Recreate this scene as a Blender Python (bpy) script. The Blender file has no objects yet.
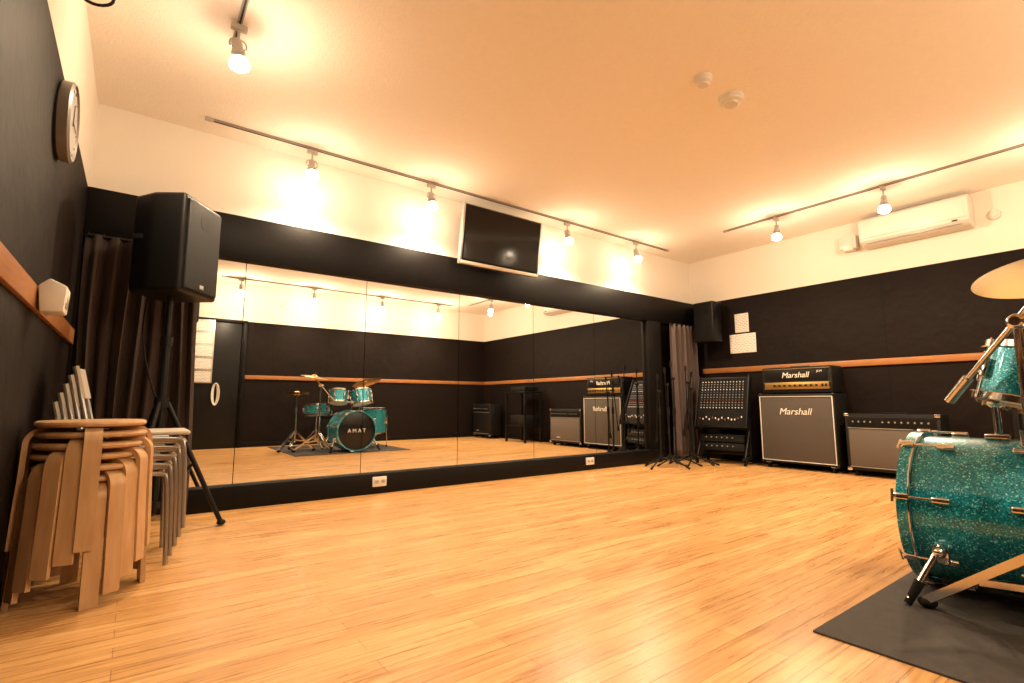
import bpy, bmesh, math, random
from mathutils import Matrix, Vector, Euler
random.seed(7)
scene = bpy.context.scene
V = Vector
# ------------------------------------------------------------------ materials
def new_mat(name):
    m = bpy.data.materials.new(name); m.use_nodes = True
    nt = m.node_tree
    return m, nt, nt.nodes['Principled BSDF']
def pmat(name, col, rough=0.5, metal=0.0, coat=0.0, bump=0.0, bscale=200.0, var=0.0, vscale=8.0, spec=0.5, emit=None, estr=0.0):
    m, nt, p = new_mat(name)
    p.inputs['Base Color'].default_value = (*col, 1)
    p.inputs['Roughness'].default_value = rough
    p.inputs['Metallic'].default_value = metal
    p.inputs['Coat Weight'].default_value = coat
    p.inputs['Specular IOR Level'].default_value = spec
    tc = nt.nodes.new('ShaderNodeTexCoord')
    if var > 0:
        n = nt.nodes.new('ShaderNodeTexNoise'); n.inputs['Scale'].default_value = vscale; n.inputs['Detail'].default_value = 5
        nt.links.new(tc.outputs['Object'], n.inputs['Vector'])
        mx = nt.nodes.new('ShaderNodeMixRGB')
        mx.inputs[1].default_value = (*[c*(1-var) for c in col], 1)
        mx.inputs[2].default_value = (*[min(1, c*(1+var)) for c in col], 1)
        nt.links.new(n.outputs['Fac'], mx.inputs[0]); nt.links.new(mx.outputs[0], p.inputs['Base Color'])
    if bump > 0:
        n = nt.nodes.new('ShaderNodeTexNoise'); n.inputs['Scale'].default_value = bscale; n.inputs['Detail'].default_value = 3
        nt.links.new(tc.outputs['Object'], n.inputs['Vector'])
        b = nt.nodes.new('ShaderNodeBump'); b.inputs['Strength'].default_value = bump; b.inputs['Distance'].default_value = 0.01
        nt.links.new(n.outputs['Fac'], b.inputs['Height']); nt.links.new(b.outputs[0], p.inputs['Normal'])
    if emit:
        p.inputs['Emission Color'].default_value = (*emit, 1); p.inputs['Emission Strength'].default_value = estr
    return m
def wood(name, c1, c2, rough=0.4, scale=(2, 30, 30)):
    m, nt, p = new_mat(name)
    tc = nt.nodes.new('ShaderNodeTexCoord'); mp = nt.nodes.new('ShaderNodeMapping'); mp.inputs['Scale'].default_value = scale
    n = nt.nodes.new('ShaderNodeTexNoise'); n.inputs['Scale'].default_value = 3; n.inputs['Detail'].default_value = 6
    r = nt.nodes.new('ShaderNodeValToRGB'); r.color_ramp.elements[0].color = (*c1, 1); r.color_ramp.elements[1].color = (*c2, 1)
    r.color_ramp.elements[0].position = .3; r.color_ramp.elements[1].position = .7
    nt.links.new(tc.outputs['Object'], mp.inputs[0]); nt.links.new(mp.outputs[0], n.inputs['Vector'])
    nt.links.new(n.outputs['Fac'], r.inputs[0]); nt.links.new(r.outputs[0], p.inputs['Base Color'])
    p.inputs['Roughness'].default_value = rough
    return m
def floor_mat():
    m, nt, p = new_mat('wood_plank_floor'); L = nt.links.new
    g = nt.nodes.new('ShaderNodeNewGeometry')
    br = nt.nodes.new('ShaderNodeTexBrick')
    br.offset = 0.37; br.inputs['Scale'].default_value = 1
    br.inputs['Brick Width'].default_value = 0.95; br.inputs['Row Height'].default_value = 0.076
    br.inputs['Mortar Size'].default_value = 0.0012; br.inputs['Mortar Smooth'].default_value = 0.3
    br.inputs['Color1'].default_value = (0.74, 0.455, 0.20, 1); br.inputs['Color2'].default_value = (0.58, 0.32, 0.12, 1)
    br.inputs['Mortar'].default_value = (0.30, 0.13, 0.04, 1)
    L(g.outputs['Position'], br.inputs['Vector'])
    mp = nt.nodes.new('ShaderNodeMapping'); mp.inputs['Scale'].default_value = (1.2, 26, 1)
    L(g.outputs['Position'], mp.inputs[0])
    n = nt.nodes.new('ShaderNodeTexNoise'); n.inputs['Scale'].default_value = 2.2; n.inputs['Detail'].default_value = 8; n.inputs['Roughness'].default_value = .62; n.inputs['Distortion'].default_value = .6
    L(mp.outputs[0], n.inputs['Vector'])
    r = nt.nodes.new('ShaderNodeValToRGB'); r.color_ramp.elements[0].position = .32; r.color_ramp.elements[1].position = .68
    r.color_ramp.elements[0].color = (.66, .56, .46, 1); r.color_ramp.elements[1].color = (1.12, 1.12, 1.1, 1)
    L(n.outputs['Fac'], r.inputs[0])
    mx = nt.nodes.new('ShaderNodeMixRGB'); mx.blend_type = 'MULTIPLY'; mx.inputs[0].default_value = 1
    L(br.outputs['Color'], mx.inputs[1]); L(r.outputs[0], mx.inputs[2]); L(mx.outputs[0], p.inputs['Base Color'])
    rr = nt.nodes.new('ShaderNodeMapRange'); rr.inputs['To Min'].default_value = .20; rr.inputs['To Max'].default_value = .38
    L(n.outputs['Fac'], rr.inputs['Value']); L(rr.outputs[0], p.inputs['Roughness'])
    p.inputs['Specular IOR Level'].default_value = .5
    b = nt.nodes.new('ShaderNodeBump'); b.inputs['Strength'].default_value = .25; b.inputs['Distance'].default_value = .002; b.invert = True
    L(br.outputs['Fac'], b.inputs['Height'])
    b2 = nt.nodes.new('ShaderNodeBump'); b2.inputs['Strength'].default_value = .12; b2.inputs['Distance'].default_value = .002
    L(n.outputs['Fac'], b2.inputs['Height']); L(b.outputs[0], b2.inputs['Normal']); L(b2.outputs[0], p.inputs['Normal'])
    return m
def panel_mat(name, axis):
    # black acoustic cloth panels, seams every 0.91 m
    m, nt, p = new_mat(name); L = nt.links.new
    g = nt.nodes.new('ShaderNodeNewGeometry'); sp = nt.nodes.new('ShaderNodeSeparateXYZ'); L(g.outputs['Position'], sp.inputs[0])
    d = nt.nodes.new('ShaderNodeMath'); d.operation = 'PINGPONG'; d.inputs[1].default_value = .455; L(sp.outputs[axis], d.inputs[0])
    c = nt.nodes.new('ShaderNodeMath'); c.operation = 'LESS_THAN'; c.inputs[1].default_value = .004; L(d.outputs[0], c.inputs[0])
    mx = nt.nodes.new('ShaderNodeMixRGB'); mx.inputs[1].default_value = (.0085, .005, .004, 1); mx.inputs[2].default_value = (.002, .002, .002, 1)
    L(c.outputs[0], mx.inputs[0]); L(mx.outputs[0], p.inputs['Base Color'])
    p.inputs['Roughness'].default_value = .6; p.inputs['Specular IOR Level'].default_value = .12
    n = nt.nodes.new('ShaderNodeTexNoise'); n.inputs['Scale'].default_value = 4.5; n.inputs['Detail'].default_value = 3
    L(g.outputs['Position'], n.inputs['Vector'])
    n2 = nt.nodes.new('ShaderNodeTexNoise'); n2.inputs['Scale'].default_value = 300
    L(g.outputs['Position'], n2.inputs['Vector'])
    b = nt.nodes.new('ShaderNodeBump'); b.inputs['Strength'].default_value = .35; b.inputs['Distance'].default_value = .035; L(n.outputs['Fac'], b.inputs['Height'])
    b2 = nt.nodes.new('ShaderNodeBump'); b2.inputs['Strength'].default_value = .3; b2.inputs['Distance'].default_value = .002; L(n2.outputs['Fac'], b2.inputs['Height']); L(b.outputs[0], b2.inputs['Normal'])
    L(b2.outputs[0], p.inputs['Normal'])
    return m
def sparkle_mat():
    m, nt, p = new_mat('teal_sparkle'); L = nt.links.new
    tc = nt.nodes.new('ShaderNodeTexCoord'); v = nt.nodes.new('ShaderNodeTexVoronoi'); v.inputs['Scale'].default_value = 260
    L(tc.outputs['Object'], v.inputs['Vector'])
    sp = nt.nodes.new('ShaderNodeSeparateColor'); L(v.outputs['Color'], sp.inputs[0])
    r = nt.nodes.new('ShaderNodeValToRGB'); e = r.color_ramp.elements
    e[0].color = (0, .10, .15, 1); e[0].position = 0; e[1].color = (.35, .95, 1.0, 1); e[1].position = 1
    x = e.new(.55); x.color = (.0, .26, .36, 1); x = e.new(.88); x.color = (.01, .44, .56, 1)
    L(sp.outputs[0], r.inputs[0]); L(r.outputs[0], p.inputs['Base Color'])
    p.inputs['Metallic'].default_value = .4; p.inputs['Roughness'].default_value = .32; p.inputs['Coat Weight'].default_value = 1; p.inputs['Coat Roughness'].default_value = .05
    return m
def cloth_grille(name, c1, c2, scale=160):
    m, nt, p = new_mat(name); L = nt.links.new
    tc = nt.nodes.new('ShaderNodeTexCoord'); k = nt.nodes.new('ShaderNodeTexChecker'); k.inputs['Scale'].default_value = scale
    k.inputs[1].default_value = (*c1, 1); k.inputs[2].default_value = (*c2, 1)
    L(tc.outputs['Object'], k.inputs[0]); L(k.outputs[0], p.inputs['Base Color']); p.inputs['Roughness'].default_value = .8
    return m
def paper_mat():
    m, nt, p = new_mat('printed_paper'); L = nt.links.new
    tc = nt.nodes.new('ShaderNodeTexCoord'); br = nt.nodes.new('ShaderNodeTexBrick'); br.inputs['Scale'].default_value = 1
    br.inputs['Brick Width'].default_value = .05; br.inputs['Row Height'].default_value = .022; br.inputs['Mortar Size'].default_value = .007
    br.inputs['Color1'].default_value = (.30, .27, .25, 1); br.inputs['Color2'].default_value = (.5, .48, .44, 1); br.inputs['Mortar'].default_value = (.72, .70, .66, 1)
    mp = nt.nodes.new('ShaderNodeMapping'); mp.inputs['Rotation'].default_value = (math.radians(90), 0, 0)
    L(tc.outputs['Object'], mp.inputs[0]); L(mp.outputs[0], br.inputs['Vector']); L(br.outputs[0], p.inputs['Base Color'])
    return m

M_floor = floor_mat()
M_plaster = pmat('white_plaster', (.82, .76, .68), .85, bump=.25, bscale=120)
M_ceil = pmat('ceiling_paper', (.90, .835, .76), .9, bump=.4, bscale=90, var=.03, vscale=30)
M_panX = panel_mat('black_wall_panel_x', 0); M_panY = panel_mat('black_wall_panel_y', 1)
M_blk = pmat('black_paint', (.005, .004, .004), .5, bump=.1, bscale=60, spec=.15)
M_rail = wood('rail_wood', (.26, .10, .028), (.36, .15, .045), .4, (3, 3, 30))
M_mirror = pmat('mirror_glass', (.90, .91, .90), .0, 1.0)
M_chrome = pmat('chrome', (.75, .74, .72), .12, 1.0)
M_steel = pmat('grey_steel_tube', (.36, .35, .34), .3, .85)
M_black = pmat('black_plastic', (.006, .006, .0065), .4, bump=.1, bscale=250, spec=.22)
M_tolex = pmat('black_tolex', (.006, .0055, .0055), .5, bump=.5, bscale=300, spec=.25)
M_rubber = pmat('black_rubber', (.008, .008, .008), .8, spec=.2)
M_white = pmat('white_plastic', (.70, .66, .60), .4)
M_lamp = pmat('lamp_housing', (.42, .38, .34), .4)
M_track = pmat('track_rail', (.28, .24, .21), .4)
M_silver = pmat('silver_trim', (.50, .49, .47), .3, .6)
M_clock = pmat('clock_case', (.22, .20, .185), .4, .3)
M_clockf = pmat('clock_face', (.24, .22, .20), .5)
M_screen = pmat('tv_screen', (.004, .004, .005), .08, spec=.35)
M_gold = pmat('gold_panel', (.45, .30, .10), .3, .8)
M_grille = pmat('speaker_grille', (.006, .006, .006), .5, .3, bump=.8, bscale=500, spec=.25)
M_marsh = cloth_grille('grey_grille_cloth', (.038, .032, .026), (.095, .08, .068), 220)
M_sil_gr = cloth_grille('brown_grille_cloth', (.06, .048, .04), (.145, .12, .098), 220)
M_curt = pmat('taupe_curtain', (.030, .017, .012), .85, bump=.3, bscale=400)
M_curt2 = pmat('grey_curtain', (.085, .060, .056), .85, bump=.3, bscale=400)
M_birch = wood('birch_bentwood', (.42, .24, .11), (.54, .33, .165), .42, (12, 12, 2))
M_seat = pmat('cream_seat', (.45, .40, .34), .5)
M_spark = sparkle_mat()
M_head = pmat('drum_head_white', (.7, .68, .64), .5)
M_headb = pmat('drum_head_black', (.008, .008, .008), .25)
M_brass = pmat('cymbal_bronze', (.62, .42, .18), .28, 1.0, bump=.1, bscale=30)
M_mat = pmat('dark_rubber_mat', (.048, .043, .041), .75, var=.35, vscale=25, bump=.3, bscale=200)
M_paper = paper_mat()
M_bulb = pmat('lamp_glass_lit', (1, 1, 1), .3, emit=(1, .84, .62), estr=40)
M_led_r = pmat('led_red', (.4, 0, 0), .3, emit=(1, .05, .02), estr=2)
M_txt = pmat('logo_white', (.75, .73, .69), .4)
M_knob = pmat('knob_grey', (.30, .30, .30), .4)
M_knobr = pmat('knob_red', (.3, .03, .02), .4)
M_knobb = pmat('knob_blue', (.05, .10, .25), .4)

# ------------------------------------------------------------------ builder
def T(x, y, z): return Matrix.Translation((x, y, z))
def R(ax, deg): return Matrix.Rotation(math.radians(deg), 4, ax)
def align(p0, p1):
    d = (V(p1) - V(p0)); q = V((0, 0, 1)).rotation_difference(d.normalized())
    return Matrix.Translation(p0) @ q.to_matrix().to_4x4(), d.length
class B:
    def __init__(s, name): s.name = name; s.v = []; s.f = []; s.mi = []; s.mats = []
    def raw(s, vs, fs, mat, M=None):
        if mat not in s.mats: s.mats.append(mat)
        k = s.mats.index(mat); o = len(s.v)
        for v in vs:
            v = V(v); s.v.append(tuple(M @ v) if M else tuple(v))
        for f in fs: s.f.append([i+o for i in f]); s.mi.append(k)
    def bm(s, bm, mat, M=None):
        bm.verts.index_update()
        s.raw([v.co.copy() for v in bm.verts], [[v.index for v in f.verts] for f in bm.faces], mat, M); bm.free()
    def box(s, c, size, mat, bevel=0.0, M=None, seg=2):
        bm = bmesh.new(); bmesh.ops.create_cube(bm, size=1)
        bmesh.ops.scale(bm, vec=size, verts=bm.verts)
        if bevel > 0: bmesh.ops.bevel(bm, geom=list(bm.edges), offset=bevel, segments=seg, affect='EDGES', profile=.5)
        bmesh.ops.translate(bm, vec=c, verts=bm.verts); s.bm(bm, mat, M)
    def prism(s, poly, x0, x1, mat, M=None, bevel=0):
        # poly in (y,z), extruded along x
        bm = bmesh.new(); vs = [bm.verts.new((x0, y, z)) for y, z in poly]; f = bm.faces.new(vs)
        r = bmesh.ops.extrude_face_region(bm, geom=[f])
        bmesh.ops.translate(bm, vec=(x1-x0, 0, 0), verts=[g for g in r['geom'] if isinstance(g, bmesh.types.BMVert)])
        bmesh.ops.recalc_face_normals(bm, faces=bm.faces)
        if bevel > 0: bmesh.ops.bevel(bm, geom=list(bm.edges), offset=bevel, segments=2, affect='EDGES', profile=.5)
        s.bm(bm, mat, M)
    def cyl(s, p0, p1, r, mat, r2=None, seg=20, M=None):
        A, L = align(p0, p1); bm = bmesh.new()
        bmesh.ops.create_cone(bm, cap_ends=True, segments=seg, radius1=r, radius2=r if r2 is None else r2, depth=L)
        bmesh.ops.translate(bm, vec=(0, 0, L/2), verts=bm.verts)
        s.bm(bm, mat, (M @ A) if M else A)
    def sph(s, c, r, mat, M=None, sc=(1, 1, 1)):
        bm = bmesh.new(); bmesh.ops.create_uvsphere(bm, u_segments=20, v_segments=12, radius=r)
        bmesh.ops.scale(bm, vec=sc, verts=bm.verts)
        bmesh.ops.translate(bm, vec=c, verts=bm.verts); s.bm(bm, mat, M)
    def lathe(s, prof, mat, M=None, seg=48, close=False):
        vs = []; fs = []; n = len(prof)
        for i in range(seg):
            a = 2*math.pi*i/seg
            for r, z in prof: vs.append((max(r, 1e-5)*math.cos(a), max(r, 1e-5)*math.sin(a), z))
        for i in range(seg):
            j = (i+1) % seg
            for k in range(n if close else n-1):
                l = (k+1) % n
                fs.append([i*n+k, j*n+k, j*n+l, i*n+l])
        s.raw(vs, fs, mat, M)
    def tube(s, pts, r, mat, seg=10, M=None, smooth=0):
        pts = [V(p) for p in pts]
        for _ in range(smooth):
            q = [pts[0]]
            for a, b in zip(pts, pts[1:]): q += [a*.75+b*.25, a*.25+b*.75]
            q.append(pts[-1]); pts = q
        vs = []; fs = []; up = None; n = len(pts)
        for i, p in enumerate(pts):
            t = (pts[min(i+1, n-1)]-pts[max(i-1, 0)]).normalized()
            if up is None: up = V((0, 0, 1)) if abs(t.z) < .9 else V((1, 0, 0))
            a = (up - t*up.dot(t)).normalized(); up = a; b = t.cross(a)
            for k in range(seg):
                w = 2*math.pi*k/seg; vs.append(p+a*r*math.cos(w)+b*r*math.sin(w))
        for i in range(n-1):
            for k in range(seg):
                l = (k+1) % seg; fs.append([i*seg+k, i*seg+l, (i+1)*seg+l, (i+1)*seg+k])
        fs.append(list(range(seg))[::-1]); fs.append([(n-1)*seg+k for k in range(seg)])
        s.raw(vs, fs, mat, M)
    def ribbon(s, pts, side, w, th, mat, M=None):
        pts = [V(p) for p in pts]; side = V(side).normalized(); n = len(pts); vs = []; fs = []
        for i, p in enumerate(pts):
            t = (pts[min(i+1, n-1)]-pts[max(i-1, 0)]).normalized(); nn = t.cross(side).normalized()
            for a, b in ((-1, -1), (1, -1), (1, 1), (-1, 1)): vs.append(p+side*w/2*a+nn*th/2*b)
        for i in range(n-1):
            for k in range(4):
                l = (k+1) % 4; fs.append([i*4+k, i*4+l, (i+1)*4+l, (i+1)*4+k])
        fs.append([3, 2, 1, 0]); fs.append([(n-1)*4+k for k in range(4)])
        s.raw(vs, fs, mat, M)
    def text(s, txt, size, mat, M, ext=.001, shear=0.0, space=1.0):
        c = bpy.data.curves.new('t', 'FONT'); c.body = txt; c.size = size; c.extrude = ext; c.align_x = 'CENTER'; c.align_y = 'CENTER'; c.shear = shear; c.space_character = space
        o = bpy.data.objects.new('t', c); scene.collection.objects.link(o); dg = bpy.context.evaluated_depsgraph_get(); dg.update()
        me = bpy.data.meshes.new_from_object(o.evaluated_get(dg))
        s.raw([v.co.copy() for v in me.vertices], [list(p.vertices) for p in me.polygons], mat, M)
        bpy.data.objects.remove(o); bpy.data.curves.remove(c); bpy.data.meshes.remove(me)
    def finish(s, loc=(0, 0, 0), rz=0, parent=None, ang=35, rot=None):
        me = bpy.data.meshes.new(s.name); me.from_pydata(s.v, [], s.f)
        for m in s.mats: me.materials.append(m)
        me.polygons.foreach_set('material_index', s.mi)
        bm = bmesh.new(); bm.from_mesh(me); bmesh.ops.recalc_face_normals(bm, faces=bm.faces); bm.to_mesh(me); bm.free()
        me.polygons.foreach_set('use_smooth', [True]*len(me.polygons))
        me.set_sharp_from_angle(angle=math.radians(ang)); me.update()
        o = bpy.data.objects.new(s.name, me); o.location = loc; o.rotation_euler = rot if rot else (0, 0, math.radians(rz))
        scene.collection.objects.link(o)
        if parent: o.parent = parent
        return o
def empty(name, loc=(0, 0, 0), rz=0):
    o = bpy.data.objects.new(name, None); o.location = loc; o.rotation_euler = (0, 0, math.radians(rz)); o.empty_display_size = .1
    scene.collection.objects.link(o); return o
def simple_box(name, lo, hi, mat, bevel=0):
    b = B(name); c = [(a+d)/2 for a, d in zip(lo, hi)]; b.box((0, 0, 0), [d-a for a, d in zip(lo, hi)], mat, bevel); return b.finish(c)

# ------------------------------------------------------------------ room
XL, XR, YB, YR, H, ZP = -.33, 6.10, 4.06, -1.20, 2.65, 2.05
simple_box('floor', (XL-.2, YR-.2, -.1), (XR+.2, YB+.2, 0), M_floor)
simple_box('ceiling', (XL-.2, YR-.2, H), (XR+.2, YB+.2, H+.1), M_ceil)
def wall(name, lo, hi, pan):
    b = B(name)
    for z0, z1, m in ((0, ZP, pan), (ZP, H, M_plaster)):
        b.box([(lo[0]+hi[0])/2, (lo[1]+hi[1])/2, (z0+z1)/2], [hi[0]-lo[0], hi[1]-lo[1], z1-z0], m)
    return b.finish()
wall('wall_left', (XL-.15, YR-.15), (XL, YB+.15), M_panY)
wall('wall_right', (XR, YR-.15), (XR+.15, YB+.15), M_panY)
wall('wall_back', (XL, YB), (XR, YB+.15), M_panX)
wall('wall_rear', (XL, YR-.15), (XR, YR), M_panX)
# rails
simple_box('trim_1', (XL, YR+.02, 1.055), (XL+.018, 3.85, 1.140), M_rail, .003)
simple_box('trim_2', (XR-.018, YR+.02, 1.10), (XR, 3.9, 1.165), M_rail, .003)
simple_box('trim_3', (1.4, YR, 1.10), (XR-.02, YR+.018, 1.165), M_rail, .003)
# header band and plinth of the mirror wall
simple_box('trim_4', (XL, 3.97, 1.735), (XR, YB, ZP+.005), M_blk, .004)
simple_box('baseboard_back', (.28, 3.95, 0), (5.22, YB, .155), M_blk, .004)
simple_box('trim_5', (5.045, 3.97, .155), (5.30, YB, 1.735), M_blk, .003)
simple_box('baseboard_right', (XR-.02, YR+.02, 0), (XR, 3.9, .08), M_blk, .003)
simple_box('baseboard_rear', (1.4, YR, 0), (XR-.03, YR+.02, .08), M_blk, .003)
# mirrors
b = B('wall_mirror')
edges = [.28, .58, 1.48, 2.37, 3.26, 4.15, 5.04]
for a, c in zip(edges, edges[1:]):
    b.box(((a+c)/2, 4.035, .945), (c-a-.005, .03, 1.575), M_mirror)
b.finish()
# door on the rear wall
b = B('door_1')
b.box((0, .02, 1.0), (.86, .04, 2.0), M_black, .004)
for x in (-.45, .45): b.box((x, .03, 1.01), (.05, .06, 2.02), M_blk, .003)
b.box((0, .03, 2.03), (.95, .06, .05), M_blk, .003)
b.cyl((-.36, .04, 1.0), (-.36, .09, 1.0), .012, M_chrome); b.cyl((-.36, .09, 1.0), (-.25, .09, 1.0), .011, M_chrome)
b.box((-.36, .043, 1.0), (.05, .008, .16), M_chrome, .002)
b.finish((.93, YR+.001, 0))
b = B('notice_board'); b.box((0, 0, 0), (.28, .012, 1.0), M_silver, .002)
for k in range(5):
    b.box((0, .008, .40-.20*k), (.24, .003, .165), M_paper)
b.finish((.80, YR+.072, 1.52))
b = B('coiled_cable')
for k in range(6):
    w = .025+.006*k; b.tube([(w*math.cos(t)*1.0, .004*k, -.15+.15*math.sin(t)*(1+.03*k)) for t in [i*math.pi/12 for i in range(25)]], .006, M_white, 6)
b.cyl((0, -.03, 0.0), (0, .05, 0.0), .008, M_chrome)
b.finish((1.0, YR+.075, 1.0))

# ------------------------------------------------------------------ curtains
def curtain(name, x0, x1, z0, z1, y, mat, folds, amp):
    b = B(name); nx = folds*10; nz = 14; vs = []; fs = []
    for j in range(nz+1):
        z = z0+(z1-z0)*j/nz; k = 1-.35*(j/nz)
        for i in range(nx+1):
            u = i/nx; ph = u*folds*2*math.pi
            xx = x0+(x1-x0)*u + .012*math.sin(3*z+u*7)
            yy = amp*k*(math.sin(ph)+.3*math.sin(2.3*ph+z*1.3))
            vs.append((xx, yy, z))
    for j in range(nz):
        for i in range(nx): a = j*(nx+1)+i; fs.append([a, a+1, a+nx+2, a+nx+1])
    b.raw(vs, fs, mat)
    b.cyl((x0, 0, z1-.004), (x1, 0, z1-.004), .010, M_black)
    for k in range(folds+1): b.lathe([(.016, 0), (.019, .003), (.016, .006)], M_black, T(x0+(x1-x0)*k/folds, 0, z1-.004)@R('Y', 90), 12)
    o = b.finish((0, y, 0), ang=80)
    sm = o.modifiers.new('solid', 'SOLIDIFY'); sm.thickness = .003
    return o
curtain('curtain', XL+.03, .30, .03, 1.73, 3.885, M_curt, 8, .026)
curtain('curtain', 5.42, 5.96, .05, 1.72, 3.90, M_curt2, 6, .04)

# ------------------------------------------------------------------ lights & tracks
def track(name, p0, p1):
    b = B(name); p0 = V(p0); p1 = V(p1); d = p1-p0; L = d.length; ang = math.degrees(math.atan2(d.y, d.x))
    b.box((0, 0, -.008), (L, .024, .016), M_track, .002)
    b.box((0, 0, -.017), (L-.02, .009, .003), M_black)
    for sgn in (-1, 1): b.box((sgn*L/2, 0, -.010), (.05, .03, .020), M_lamp, .003)
    b.finish(((p0+p1)/2), ang)
track('lighting_track', (.27, 3.83, H), (5.30, 3.83, H))
track('lighting_track', (.29, -.9, H), (.29, 2.90, H))
track('lighting_track', (5.22, -.4, H), (5.22, 2.98, H))
track('lighting_track', (.95, -.65, H), (4.95, -.65, H))
def spot(x, y, aim=(0, 0), power=40, glow=15):
    # aim: tilt deg about x and y
    e = empty('track_spotlight', (x, y, H-.016))
    b = B('fixture')
    b.box((0, 0, -.02), (.075, .03, .03), M_lamp, .004)
    b.cyl((0, 0, -.035), (0, 0, -.085), .007, M_lamp)
    b.tube([(-.038, 0, -.135), (-.038, 0, -.10), (-.022, 0, -.085), (.022, 0, -.085), (.038, 0, -.10), (.038, 0, -.135)], .004, M_lamp, 8, smooth=1)
    A = T(0, 0, -.13)@R('X', aim[0])@R('Y', aim[1])
    b.lathe([(.0, .045), (.018, .044), (.022, .035), (.024, 0), (.030, -.02), (.033, -.03), (.0, -.032)], M_lamp, A, 28)
    b.cyl((-.042, 0, .0), (.042, 0, .0), .005, M_chrome, M=T(0, 0, -.13))
    b.lathe([(.026, -.03), (.030, -.045), (.037, -.06)], M_silver, A, 28)
    b.lathe([(.037, -.06), (.044, -.075), (.048, -.09), (.046, -.102), (.030, -.114), (0, -.118)], M_bulb, A, 28)
    b.finish(parent=e)
    for kind, en in (('SPOT', power), ('POINT', glow)):
        l = bpy.data.lights.new('lamp_beam' if kind == 'SPOT' else 'lamp_glow', kind); l.energy = en; l.color = (1, .755, .49); l.shadow_soft_size = .035
        if kind == 'SPOT': l.spot_size = math.radians(160); l.spot_blend = .75
        o = bpy.data.objects.new(l.name, l); scene.collection.objects.link(o); o.parent = e
        o.matrix_local = A @ T(0, 0, -.155)
PW = 82
for x in (.95, 1.96, 3.58, 4.70): spot(x, 3.83, (-14, 0), 74, 6)
spot(.29, 2.72, (0, -8), 66, 13)
for y in (2.42, 1.48, .36): spot(5.22, y, (0, 8), PW, 14)
for x in (1.2, 2.3, 3.5, 4.65): spot(x, -.65, (8, 0), PW, 24)

# ------------------------------------------------------------------ TV
b = B('wall_television')
b.box((0, .0, 0), (.92, .05, .56), M_silver, .008)
b.box((0, -.021, .012), (.885, .014, .515), M_black, .003)
b.box((0, -.0285, .014), (.86, .003, .485), M_screen)
b.box((0, -.024, -.262), (.90, .012, .03), M_white, .003)
b.box((0, .055, 0), (.30, .07, .25), M_black, .004)
b.box((0, .12, .0), (.10, .08, .20), M_black, .004)
b.finish((2.73, 3.84, 2.255), rot=(math.radians(8), 0, 0))

# ------------------------------------------------------------------ wall clock, control box, hook
b = B('wall_clock')
b.lathe([(0, 0), (.15, 0), (.16, .008), (.162, .04), (.152, .048), (.148, .040), (0, .040)], M_clock, R('Y', 90), 64)
b.lathe([(0, .0405), (.147, .0405)], M_clockf, R('Y', 90), 64)
b.box((.043, .0, .035), (.003, .006, .09), M_clock); b.box((.045, .04, .0), (.003, .11, .004), M_clock)
for k in range(12):
    b.box((0, 0, .128), (.003, .004, .012), M_clock, M=T(.042, 0, 0)@R('X', k*30))
b.finish((XL, 2.66, 1.865))
b = B('wall_light_box')
b.prism([(-.045, -.06), (.02, -.065), (.03, .03), (.0, .06), (-.05, .035)], -.06, .06, M_white, bevel=.006)
b.box((0, -.047, -.02), (.07, .004, .04), M_silver, .001)
b.finish((XL+.05, 2.50, 1.11), 90)
b = B('cable_hook')
b.cyl((0, 0, 0), (.01, 0, 0), .03, M_black)
b.tube([(0, 0, 0), (.08, 0, .0), (.14, .0, .02), (.15, .02, -.02), (.09, .03, -.05), (.03, .02, -.03)], .006, M_black, 8, smooth=2)
b.finish((XL, 2.42, 2.33))

# ------------------------------------------------------------------ PA speaker on tripod stand (left)
def pa_speaker(b, M, w=.37, h=.56, d=.32):
    pl = [(-w/2, -d/2), (w/2, -d/2), (w/2, d*.05), (w*.33, d/2), (-w*.33, d/2), (-w/2, d*.05)]
    bm = bmesh.new(); vs = [bm.verts.new((x, y, 0)) for x, y in pl]; f = bm.faces.new(vs)
    r = bmesh.ops.extrude_face_region(bm, geom=[f]); bmesh.ops.translate(bm, vec=(0, 0, h), verts=[g for g in r['geom'] if isinstance(g, bmesh.types.BMVert)])
    bmesh.ops.recalc_face_normals(bm, faces=bm.faces)
    bmesh.ops.bevel(bm, geom=list(bm.edges), offset=.022, segments=4, affect='EDGES', profile=.5)
    b.bm(bm, M_black, M)
    b.box((0, -d/2-.004, h/2), (w-.05, .016, h-.05), M_grille, .007, M)
    b.box((0, -d/2-.013, .055), (.035, .004, .022), M_silver, .001, M)
    b.cyl((0, -d/2+.0, h*.78), (0, -d/2-.0135, h*.78), .05, M_grille, seg=32, M=M)
    for sx in (-1, 1): b.box((sx*w*.42, d*.26, h*.55), (.012, .10, .03), M_rubber, .004, M@R('Z', 0))
    b.box((0, .02, h+.004), (.14, .035, .012), M_rubber, .004, M)
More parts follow.
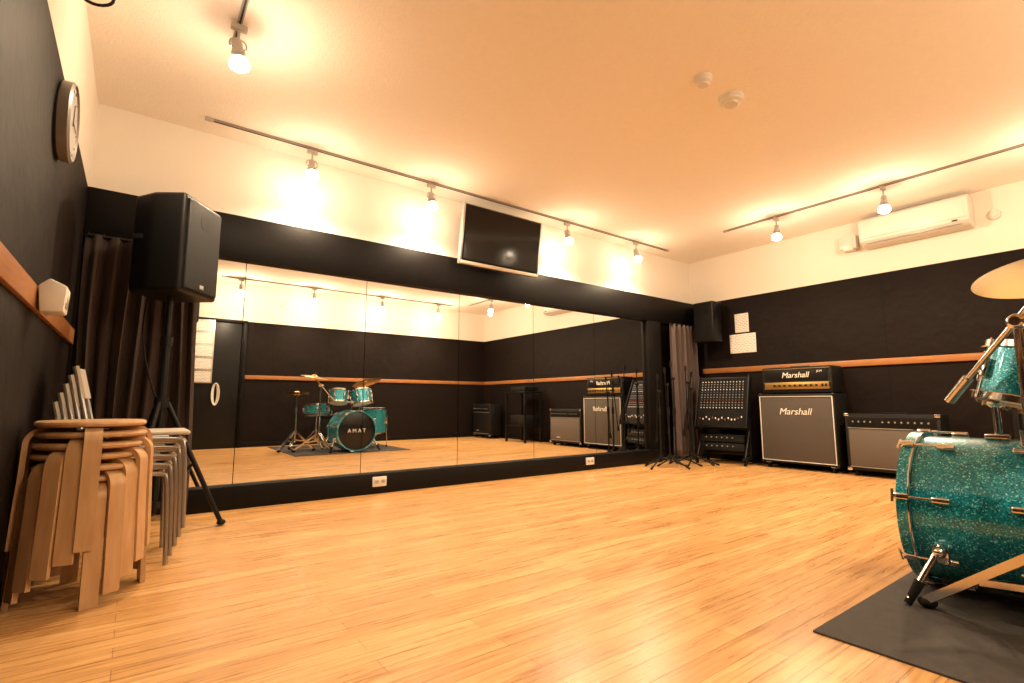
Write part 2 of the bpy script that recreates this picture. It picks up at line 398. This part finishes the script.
def tripod(b, c, h, leg_r, leg_z, mat, r=.017, angs=(0, 120, 240), foot=True, flat=False):
    cx, cy = c
    b.cyl((cx, cy, .12), (cx, cy, leg_z+.35), r*1.15, mat); b.cyl((cx, cy, leg_z+.3), (cx, cy, h), r*.85, mat)
    b.cyl((cx, cy, leg_z-.03), (cx, cy, leg_z+.03), r*1.9, mat); b.cyl((cx, cy, .14), (cx, cy, .18), r*1.8, mat)
    b.cyl((cx, cy, leg_z+.32), (cx, cy, leg_z+.37), r*1.7, mat)
    for a in angs:
        ca, sa = math.cos(math.radians(a)), math.sin(math.radians(a))
        f = (cx+ca*leg_r, cy+sa*leg_r, .015); t = (cx+ca*r*1.5, cy+sa*r*1.5, leg_z)
        m = (cx+ca*leg_r*.5, cy+sa*leg_r*.5, .015+(leg_z-.015)*.5)
        if flat:
            sd = (-sa, ca, 0)
            for o in (-.014, .014):
                oo = V(sd)*o; b.ribbon([V(f)+oo+V((0, 0, .01)), V(t)+oo], sd, .008, .026, mat); b.ribbon([V(m)+oo, V((cx+ca*r, cy+sa*r, .16))+oo], sd, .006, .020, mat)
        else:
            b.cyl(f, t, r*.75, mat); b.cyl(m, (cx+ca*r, cy+sa*r, .16), r*.55, mat)
        if foot: b.sph((f[0], f[1], .019), .026 if flat else r*1.25, M_rubber, sc=(1.1, 1.1, .72))
b = B('pa_speaker')
tripod(b, (0, 0), 1.34, .34, .72, M_black, .018, (5, 125, 245))
pa_speaker(b, T(0, 0, 1.325)@R('Z', 55))
b.tube([(-.1, .12, 1.40), (-.12, .22, 1.1), (-.05, .1, .8), (.0, .03, .7), (.02, .02, .3), (-.08, .1, .02)], .005, M_rubber, 6, smooth=2)
b.finish((.12, 3.47, 0))

# ------------------------------------------------------------------ bentwood stool stack
b = B('stacked_wooden_stools')
for k in range(6):
    z = .04*k; A = T(.004*math.sin(k*2), .004*math.cos(k*3), z)@R('Z', 12+16.5*k)
    b.lathe([(0, .452), (.160, .452), (.168, .448), (.171, .441), (.168, .434), (.160, .430), (0, .430)], M_birch, A, 64)
    for q in range(4):
        Q = A@R('Z', 90*q)
        pts = [(.05, 0, .421), (.135, 0, .421)]
        for i in range(1, 9):
            t = i/8*math.pi/2; pts.append((.135+.05*math.sin(t), 0, .371+.05*math.cos(t)))
        pts += [(.188, 0, .25), (.194, 0, .12), (.198, 0, 0.001)]
        b.ribbon(pts, (0, 1, 0), .052, .017, M_birch, Q)
        b.cyl((.10, 0, .405), (.10, 0, .412), .006, M_steel, M=Q, seg=10)
b.finish((-.123, 2.58, 0), ang=30)

# ------------------------------------------------------------------ metal chair stack
b = B('stacked_metal_chairs')
for k in range(5):
    A = T(.014*k-.01, 0, .038*k)
    for s in (-1, 1):
        y = .165*s
        b.tube([(.20, y*1.06, .0), (.185, y, .38), (.16, y, .405), (-.10, y, .405), (-.15, y, .38), (-.235, y*1.06, .0)], .0105, M_steel, 10, M=A, smooth=2)
        b.tube([(.12, y*.98, .412), (-.13, y*.98, .412), (-.17, y*.98, .45), (-.20, y*.95, .58), (-.232, y*.92, .72)], .010, M_steel, 10, M=A, smooth=2)
    b.box((.02, 0, .428), (.37, .32, .020), M_seat, .009, A, 3)
    b.tube([(.16, -.165, .405), (.16, .165, .405)], .009, M_steel, M=A)
    pts = [(-.195-.03*math.cos(t*1.0), .178*math.sin(t), .655) for t in [(-1+i/6)*1.15 for i in range(13)]]
    b.ribbon(pts, (-.24, 0, 1), .14, .011, M_seat, A)
b.finish((-.03, 2.99, 0), ang=30)

# ------------------------------------------------------------------ outlets
for x in (1.61, 3.97):
    b = B('wall_outlet'); b.box((0, 0, 0), (.115, .018, .075), M_white, .004)
    for s in (-1, 1):
        b.box((s*.026, -.0095, 0), (.036, .003, .03), M_silver, .001)
        for t in (-1, 1): b.box((s*.026+t*.006, -.0113, 0), (.002, .002, .012), M_black)
    b.finish((x, 3.94, .095))

# ------------------------------------------------------------------ half stack
b = B('guitar_amplifier_stack')
W, D = .79, .33
b.box((0, 0, .065+.375), (W, D, .75), M_tolex, .012)
b.box((0, -D/2-.002, .44), (W-.05, .008, .69), M_marsh, .003)
for z in (.09, .785): b.box((0, -D/2-.006, z), (W-.03, .012, .006), M_txt, .001)
for x in (-1, 1): b.box((x*(W/2-.02), -D/2-.006, .4375), (.006, .012, .69), M_txt, .001)
for x in (-1, 1):
    for z in (.075, .80):
        b.sph((x*(W/2-.018), -D/2+.012, z), .024, M_black, sc=(1, 1, 1))
    for y in (-.11, .11):
        b.cyl((x*.33-.012, y, .032), (x*.33+.012, y, .032), .032, M_rubber); b.box((x*.33, y, .06), (.05, .05, .012), M_steel)
    b.box((x*(W/2+.001), 0, .48), (.008, .2, .09), M_black, .003)
    b.box((x*(W/2+.004), 0, .50), (.012, .12, .025), M_rubber, .004)
b.text('Marshall', .10, M_txt, T(0, -D/2-.008, .62)@R('X', 90), .002, .25)
h0 = .818; W2 = .73
b.box((0, .02, h0+.15), (W2, .26, .285), M_tolex, .012)
b.box((0, -.111, h0+.205), (W2-.07, .012, .115), M_black, .003)
b.box((0, -.113, h0+.085), (W2-.06, .014, .075), M_gold, .003)
for z in (.052, .118, .268): b.box((0, -.1145, h0+z+.003), (W2-.04, .01, .006), M_gold, .001)
for k in range(9): b.cyl((-.22+.055*k, -.118, h0+.087), (-.22+.055*k, -.140, h0+.087), .011, M_black, seg=14)
for k in range(2): b.box((.275+.035*k, -.121, h0+.087), (.018, .01, .03), M_black, .002)
b.sph((.235, -.121, h0+.087), .006, M_led_r)
b.text('Marshall', .085, M_txt, T(0, -.119, h0+.20)@R('X', 90), .002, .25)
b.text('JCM', .03, M_txt, T(.25, -.119, h0+.235)@R('X', 90), .001)
b.box((0, .02, h0+.30), (.20, .03, .014), M_rubber, .004)
for x in (-1, 1): b.box((x*.30, .02, h0+.004), (.04, .2, .016), M_rubber, .002)
b.finish((5.92, 2.60, 0), -90)

# ------------------------------------------------------------------ combo amp
def combo(loc, rz, name='combo_amplifier', W=.76, Hh=.55, gm=M_sil_gr):
    b = B(name); D = .27
    b.box((0, 0, .06+Hh/2), (W, D, Hh), M_tolex, .010)
    b.box((0, -D/2-.001, .06+Hh*.40), (W-.06, .008, Hh*.66), gm, .003)
    for z in (.06+Hh*.06, .06+Hh*.745): b.box((0, -D/2-.004, z), (W-.05, .01, .006), M_silver, .001)
    b.box((0, -D/2-.002, .06+Hh*.86), (W-.06, .012, Hh*.17), M_black, .002, T(0, 0, 0))
    b.box((0, -D/2-.0085, .06+Hh*.86), (W-.09, .004, Hh*.14), M_black)
    for k in range(13):
        if k == 4: continue
        b.cyl((-.30*W/.76+.05*W/.76*k, -D/2-.01, .06+Hh*.86), (-.30*W/.76+.05*W/.76*k, -D/2-.028, .06+Hh*.86), .012, M_black, .010, 14)
        b.cyl((-.30*W/.76+.05*W/.76*k, -D/2-.028, .06+Hh*.86), (-.30*W/.76+.05*W/.76*k, -D/2-.029, .06+Hh*.86), .008, M_silver, None, 14)
    for x in (-1, 1):
        for z in (.07, .06+Hh-.01):
            b.box((x*(W/2-.018), -D/2+.01, z), (.045, .035, .03), M_chrome, .006)
        for y in (-.08, .08): b.cyl((x*(W*.42)-.012, y, .03), (x*(W*.42)+.012, y, .03), .03, M_rubber)
    b.box((0, 0, .06+Hh+.006), (.22, .03, .014), M_rubber, .004)
    b.box((.2*W, -D/2-.007, .06+Hh*.15), (.09, .004, .02), M_silver, .001)
    return b.finish(loc, rz)
combo((5.90, 1.75, 0), -90)
combo((5.86, -.72, 0), -90, 'bass_amplifier', .62, .62, M_grille)

# ------------------------------------------------------------------ mixing console on stand
b = B('mixing_console')
W = .54
for x in (-1, 1):
    b.box((x*W/2, .05, .29), (.03, .05, .48), M_black, .004)
    b.box((x*W/2, -.02, .075), (.04, .46, .03), M_black, .004)
    b.cyl((x*W/2, -.20, .09), (x*W/2, .05, .42), .012, M_black)
    for y in (-.21, .17): b.cyl((x*W/2-.012, y, .03), (x*W/2+.012, y, .03), .03, M_rubber)
b.box((0, .05, .12), (W, .03, .04), M_black, .004)
for k in range(2):
    z = .20+.10*k
    b.box((0, .03, z), (W-.05, .30, .088), M_black, .003)
    b.box((0, -.123, z), (W-.06, .006, .08), M_grille, .002)
    for j in range(6): b.cyl((-.18+.06*j, -.125, z+.01), (-.18+.06*j, -.136, z+.01), .007, M_knob, seg=10)
A = T(0, -.17, .44)@R('X', 70)   # panel plane: local x right, local y up the slope, z out
b.box((0, .31, -.05), (W+.06, .64, .09), M_black, .008, A)
for x in (-1, 1): b.box((x*(W/2+.022), .31, -.04), (.018, .66, .12), M_black, .006, A)
b.box((0, .31, -.002), (W, .60, .006), M_grille, .002, A)
for i in range(14):
    x = -.24+.0365*i
    for j in range(11):
        m = (M_txt, M_knob, M_knob, M_knobr, M_knob, M_knob, M_knobb, M_txt, M_knob, M_knob, M_txt)[j]
        b.cyl((x, .23+.033*j, 0), (x, .23+.033*j, .013), .0065, m, .005, 8, M=A)
    b.box((x, .115, .001), (.003, .12, .003), M_black, 0, A)
    b.box((x, .08+.045*random.random(), .008), (.010, .020, .014), M_txt if i % 4 else M_knobr, .002, A)
b.finish((5.74, 3.42, 0), -76)

# ------------------------------------------------------------------ mic stands
def mic_stand(x, y, h, rz, boom):
    b = B('microphone_stand')
    b.cyl((0, 0, .08), (0, 0, .62), .010, M_black); b.cyl((0, 0, .6), (0, 0, h), .0075, M_black)
    b.cyl((0, 0, .58), (0, 0, .66), .016, M_rubber); b.cyl((0, 0, .07), (0, 0, .14), .022, M_rubber)
    for a in (0, 120, 240):
        ca, sa = math.cos(math.radians(a)), math.sin(math.radians(a))
        b.cyl((ca*.02, sa*.02, .11), (ca*.27, sa*.27, .016), .0075, M_black); b.cyl((ca*.25, sa*.25, .023), (ca*.285, sa*.285, .012), .011, M_rubber)
    b.sph((0, 0, h), .02, M_black); b.cyl((-.025, 0, h), (.025, 0, h), .012, M_rubber)
    d = V((math.sin(math.radians(boom)), 0, math.cos(math.radians(boom))))
    o = V((.0, .022, h)); b.cyl(o-d*.18, o+d*.50, .0065, M_black); b.cyl(o-d*.20, o-d*.14, .013, M_rubber); b.cyl(o+d*.50, o+d*.56, .011, M_rubber, .014)
    b.finish((x, y, 0), rz)
mic_stand(4.90, 3.60, .92, 20, 174); mic_stand(5.07, 3.64, 1.0, 50, 186); mic_stand(5.20, 3.50, .88, 80, 168)
mic_stand(5.34, 3.63, .96, 35, 178); mic_stand(4.78, 3.63, .84, 75, 176)

# ------------------------------------------------------------------ right wall small things
b = B('wall_speaker'); b.box((0, 0, 0), (.28, .20, .52), M_black, .012); b.box((0, -.102, 0), (.25, .008, .49), M_grille, .004); b.box((0, .145, 0), (.08, .10, .12), M_black, .004)
b.finish((5.90, 3.68, 1.75), -90)
b = B('wall_poster'); b.box((0, 0, 0), (.16, .006, .22), M_paper); b.box((0, .001, 0), (.18, .004, .24), M_white, .001)
b.finish((XR-.006, 3.33, 1.72), -90)
b = B('wall_poster'); b.box((0, 0, 0), (.32, .006, .22), M_paper); b.box((0, .001, 0), (.34, .004, .24), M_white, .001)
b.finish((XR-.006, 3.33, 1.46), -90)
# AC
b = B('air_conditioner')
b.prism([(-.22, -.10), (-.16, -.145), (0, -.145), (0, .145), (-.18, .145), (-.225, .11)], -.43, .43, M_white, bevel=.012)
b.box((0, -.19, -.128), (.74, .06, .006), M_silver, .002)
b.box((0, -.2255, .005), (.80, .004, .16), M_white, .001)
b.box((0, -.227, -.075), (.84, .003, .004), M_silver)
b.box((.33, -.226, -.095), (.04, .004, .012), M_black)
b.finish((XR, 1.48, 2.46), -90)
b = B('pipe_cover'); b.box((0, 0, 0), (.16, .09, .14), M_white, .008); b.box((-.0, 0, -.02), (.10, .10, .14), M_white, .006); b.finish((XR-.05, 2.06, 2.42), -90)
def vent(loc, rz, k=1.0):
    b = B('wall_vent'); b.lathe([(0, .03), (.045*k, .028), (.05*k, .02), (.07*k, .018), (.08*k, .008), (.082*k, 0), (0, 0)], M_white, R('X', 90), 40); b.finish(loc, rz)
vent((XR, .92, 2.40), -90, .6); vent((1.97, YR, 2.40), 180)
# ceiling detectors
for x, y, r in ((2.91, 1.58, .075), (2.59, 1.57, .052)):
    b = B('smoke_detector'); b.lathe([(0, 0), (r, 0), (r, -.012), (r*.93, -.018), (r*.88, -.034), (r*.60, -.042), (r*.55, -.052), (0, -.054)], M_white, None, 40)
    b.finish((x, y, H))

# ------------------------------------------------------------------ tall black side table with rack gear (right wall, seen in mirror)
b = B('equipment_table')
b.box((0, 0, .90), (.62, .42, .035), M_black, .005)
b.box((0, .02, .965), (.44, .30, .09), M_black, .006); b.box((0, -.132, .965), (.42, .006, .07), M_grille, .002)
for x in (-.28, .28):
    for y in (-.18, .18): b.box((x, y, .443), (.035, .035, .886), M_black, .003)
b.box((0, 0, .30), (.56, .36, .02), M_black, .003)
b.box((0, .02, .40), (.44, .30, .18), M_tolex, .006)
b.finish((5.80, .58, 0), -90)

# ------------------------------------------------------------------ drum kit
simple_box('drum_mat', (1.77, -1.0, 0.0), (3.45, .79, .006), M_mat)
kit = empty('drum_kit', (2.6, .3, .006))
def K(b): # children built in world coords, offset into kit space
    o = b.finish((-2.6, -.3, 0)); o.parent = kit; return o
def drum(b, M, r, d, hoop_w, hoopm, nl, top=M_head, bot=M_head, bass=False):
    b.lathe([(r, -d/2), (r, d/2)], M_spark, M, 72)
    for s, hm in ((1, top), (-1, bot)):
        b.lathe([(0, s*(d/2+.004)), (r*.97, s*(d/2+.004)), (r, s*d/2)], hm, M, 72)
        z0 = s*(d/2-.012 if not bass else d/2-.018); z1 = s*(d/2-.012+hoop_w if not bass else d/2-.018+hoop_w)
        ro = r+(.010 if not bass else .016)
        b.lathe([(r+.003, z0), (ro, z0), (ro, z1), (r-.001, z1)], hoopm, M, 72, True)
        if not bass:
            b.lathe([(ro, z0), (ro+.006, z0+s*.002), (ro, z0+s*.004)], hoopm, M, 72)
        else:
            b.lathe([(ro, z0), (ro+.002, z0+s*.002), (ro+.002, z0+s*.006), (ro, z0+s*.008)], M_chrome, M, 72)
    for k in range(nl):
        Q = M@R('Z', 360/nl*k+12)
        if bass:
            for s in (1, -1):
                b.box((r+.012, 0, s*(d/2-.11)), (.024, .022, .055), M_chrome, .006, Q)
                b.cyl((r+.020, 0, s*(d/2-.10)), (r+.020, 0, s*(d/2+.024)), .0042, M_chrome, seg=10, M=Q)
                b.box((r+.020, 0, s*(d/2+.006)), (.022, .024, .046), M_chrome, .005, Q)
                b.cyl((r+.02, -.024, s*(d/2+.034)), (r+.02, .024, s*(d/2+.034)), .005, M_chrome, seg=8, M=Q)
        else:
            b.box((r+.011, 0, 0), (.022, .020, min(.09, d*.4)), M_chrome, .006, Q)
            for s in (1, -1): b.cyl((r+.012, 0, s*.01), (r+.012, 0, s*(d/2+.018)), .0035, M_chrome, seg=8, M=Q)
# bass drum
BX, BY, BZ, BR, BD = 2.63, .475, .303, .275, .43
b = B('bass_drum')
MB = T(BX, BY, BZ)@R('X', -90)   # local z -> world +y
drum(b, MB, BR, BD, .042, M_spark, 8, M_headb, M_head, True)
b.text('TAMA', .078, M_txt, T(BX, BY+BD/2+.008, BZ)@R('Z', 180)@R('X', 90), .001, 0, 1.5)
for s in (-1, 1):   # spurs
    b.box((BX+s*(BR-.01), BY+.12, BZ-.13), (.05, .05, .06), M_chrome, .008)
    b.cyl((BX+s*(BR-.0), BY+.12, BZ-.10), (BX+s*(BR+.09), BY+.20, .02), .011, M_chrome)
    b.cyl((BX+s*(BR+.06), BY+.173, .08), (BX+s*(BR+.095), BY+.205, .004), .017, M_rubber, .012)
    b.sph((BX+s*(BR+.02), BY+.12, BZ-.12), .020, M_chrome)
# tom holder on the shell
b.box((BX, BY-.02, BZ+BR+.008), (.09, .07, .02), M_chrome, .005)
b.cyl((BX, BY-.02, BZ+BR), (BX, BY-.02, .80), .0125, M_chrome); b.sph((BX, BY-.02, .72), .028, M_chrome)
b.cyl((BX, BY-.02, .72), (BX-.10, BY-.04, .72), .010, M_chrome); b.cyl((BX, BY-.02, .72), (BX+.10, BY-.04, .72), .010, M_chrome)
K(b)
for nm, x, y, r, d in (('rack_tom', 2.465, .33, .127, .18), ('rack_tom', 2.80, .36, .150, .20)):
    b = B(nm); drum(b, T(x, y, .80)@R('X', 14)@R('Y', 6 if x < 2.6 else -6), r, d, .026, M_chrome, 6); K(b)
b = B('floor_tom'); drum(b, T(3.14, .0, .42), .203, .38, .03, M_chrome, 8)
for a in (30, 150, 270):
    ca, sa = math.cos(math.radians(a)), math.sin(math.radians(a)); b.cyl((3.14+ca*.228, sa*.228, .50), (3.14+ca*.228, sa*.228, .03), .006, M_chrome); b.cyl((3.14+ca*.228, sa*.228, .0), (3.14+ca*.228, sa*.228, .03), .012, M_rubber)
K(b)
b = B('snare_drum'); drum(b, T(2.28, -.14, .60)@R('X', 5), .178, .14, .03, M_chrome, 8)
tripod(b, (2.28, -.14), .52, .24, .28, M_chrome, .012, (80, 200, 320)); K(b)
def cymbal(b, c, r, rx=0, ry=0):
    A = T(*c)@R('X', rx)@R('Y', ry)
    prof = [(.006, .030), (.02, .028), (.036, .016), (.045, .006), (r*.5, .0), (r*.8, -.008), (r, -.020), (r*.8, -.0095), (r*.5, -.0015), (.045, .004), (.034, .014), (.018, .026), (.006, .028)]
    b.lathe(prof, M_brass, A, 72, True)
    b.cyl((0, 0, .02), (0, 0, .06), .006, M_chrome, M=A); b.cyl((0, 0, .034), (0, 0, .046), .018, M_rubber, M=A, seg=16)
b = B('crash_cymbal')
tripod(b, (2.20, .31), .97, .33, .26, M_chrome, .0135, (75, 195, 315), flat=True)
b.sph((2.20, .31, .965), .026, M_chrome); b.cyl((2.165, .31, .965), (2.245, .31, .965), .014, M_chrome)
b.cyl((2.35, .527, .72), (2.14, .223, 1.07), .0085, M_chrome); b.cyl((2.35, .527, .72), (2.305, .46, .798), .016, M_chrome)
cymbal(b, (2.135, .195, 1.105), .20, -6, 8); K(b)
b = B('ride_cymbal')
tripod(b, (3.02, -.28), .98, .30, .26, M_chrome, .0135, (20, 140, 260), flat=True)
b.sph((3.02, -.28, .97), .024, M_chrome); b.cyl((3.02, -.36, .88), (3.0, .0, 1.03), .0085, M_chrome); cymbal(b, (3.0, .02, 1.05), .23, 16, -10); K(b)
b = B('hi_hat')
tripod(b, (1.95, -.02), .90, .28, .28, M_chrome, .0125, (30, 150, 270), flat=True)
cymbal(b, (1.95, -.02, .86), .178); cymbal(b, (1.95, -.02, .845), .178, 180)
b.box((1.98, -.22, .03), (.09, .26, .012), M_chrome, .003, None); K(b)
b = B('drum_throne'); tripod(b, (2.65, -.58), .44, .24, .22, M_chrome, .014, (10, 130, 250))
b.lathe([(0, .52), (.14, .52), (.165, .505), (.17, .48), (.165, .45), (.15, .44), (0, .44)], M_tolex, T(2.65, -.58, 0), 40); K(b)

# ------------------------------------------------------------------ world + camera
w = bpy.data.worlds.new('world'); scene.world = w; w.use_nodes = True
w.node_tree.nodes['Background'].inputs[0].default_value = (1, .8, .6, 1); w.node_tree.nodes['Background'].inputs[1].default_value = .02
cam = bpy.data.cameras.new('camera'); cam.lens = 17.72; cam.sensor_width = 36; cam.clip_start = .02
co = bpy.data.objects.new('camera', cam); scene.collection.objects.link(co); scene.camera = co
co.location = (0, 0, .72); co.rotation_euler = (math.radians(96.9), 0, math.radians(-36.6))
scene.view_settings.view_transform = 'Standard'; scene.view_settings.look = 'None'; scene.view_settings.exposure = 0.0
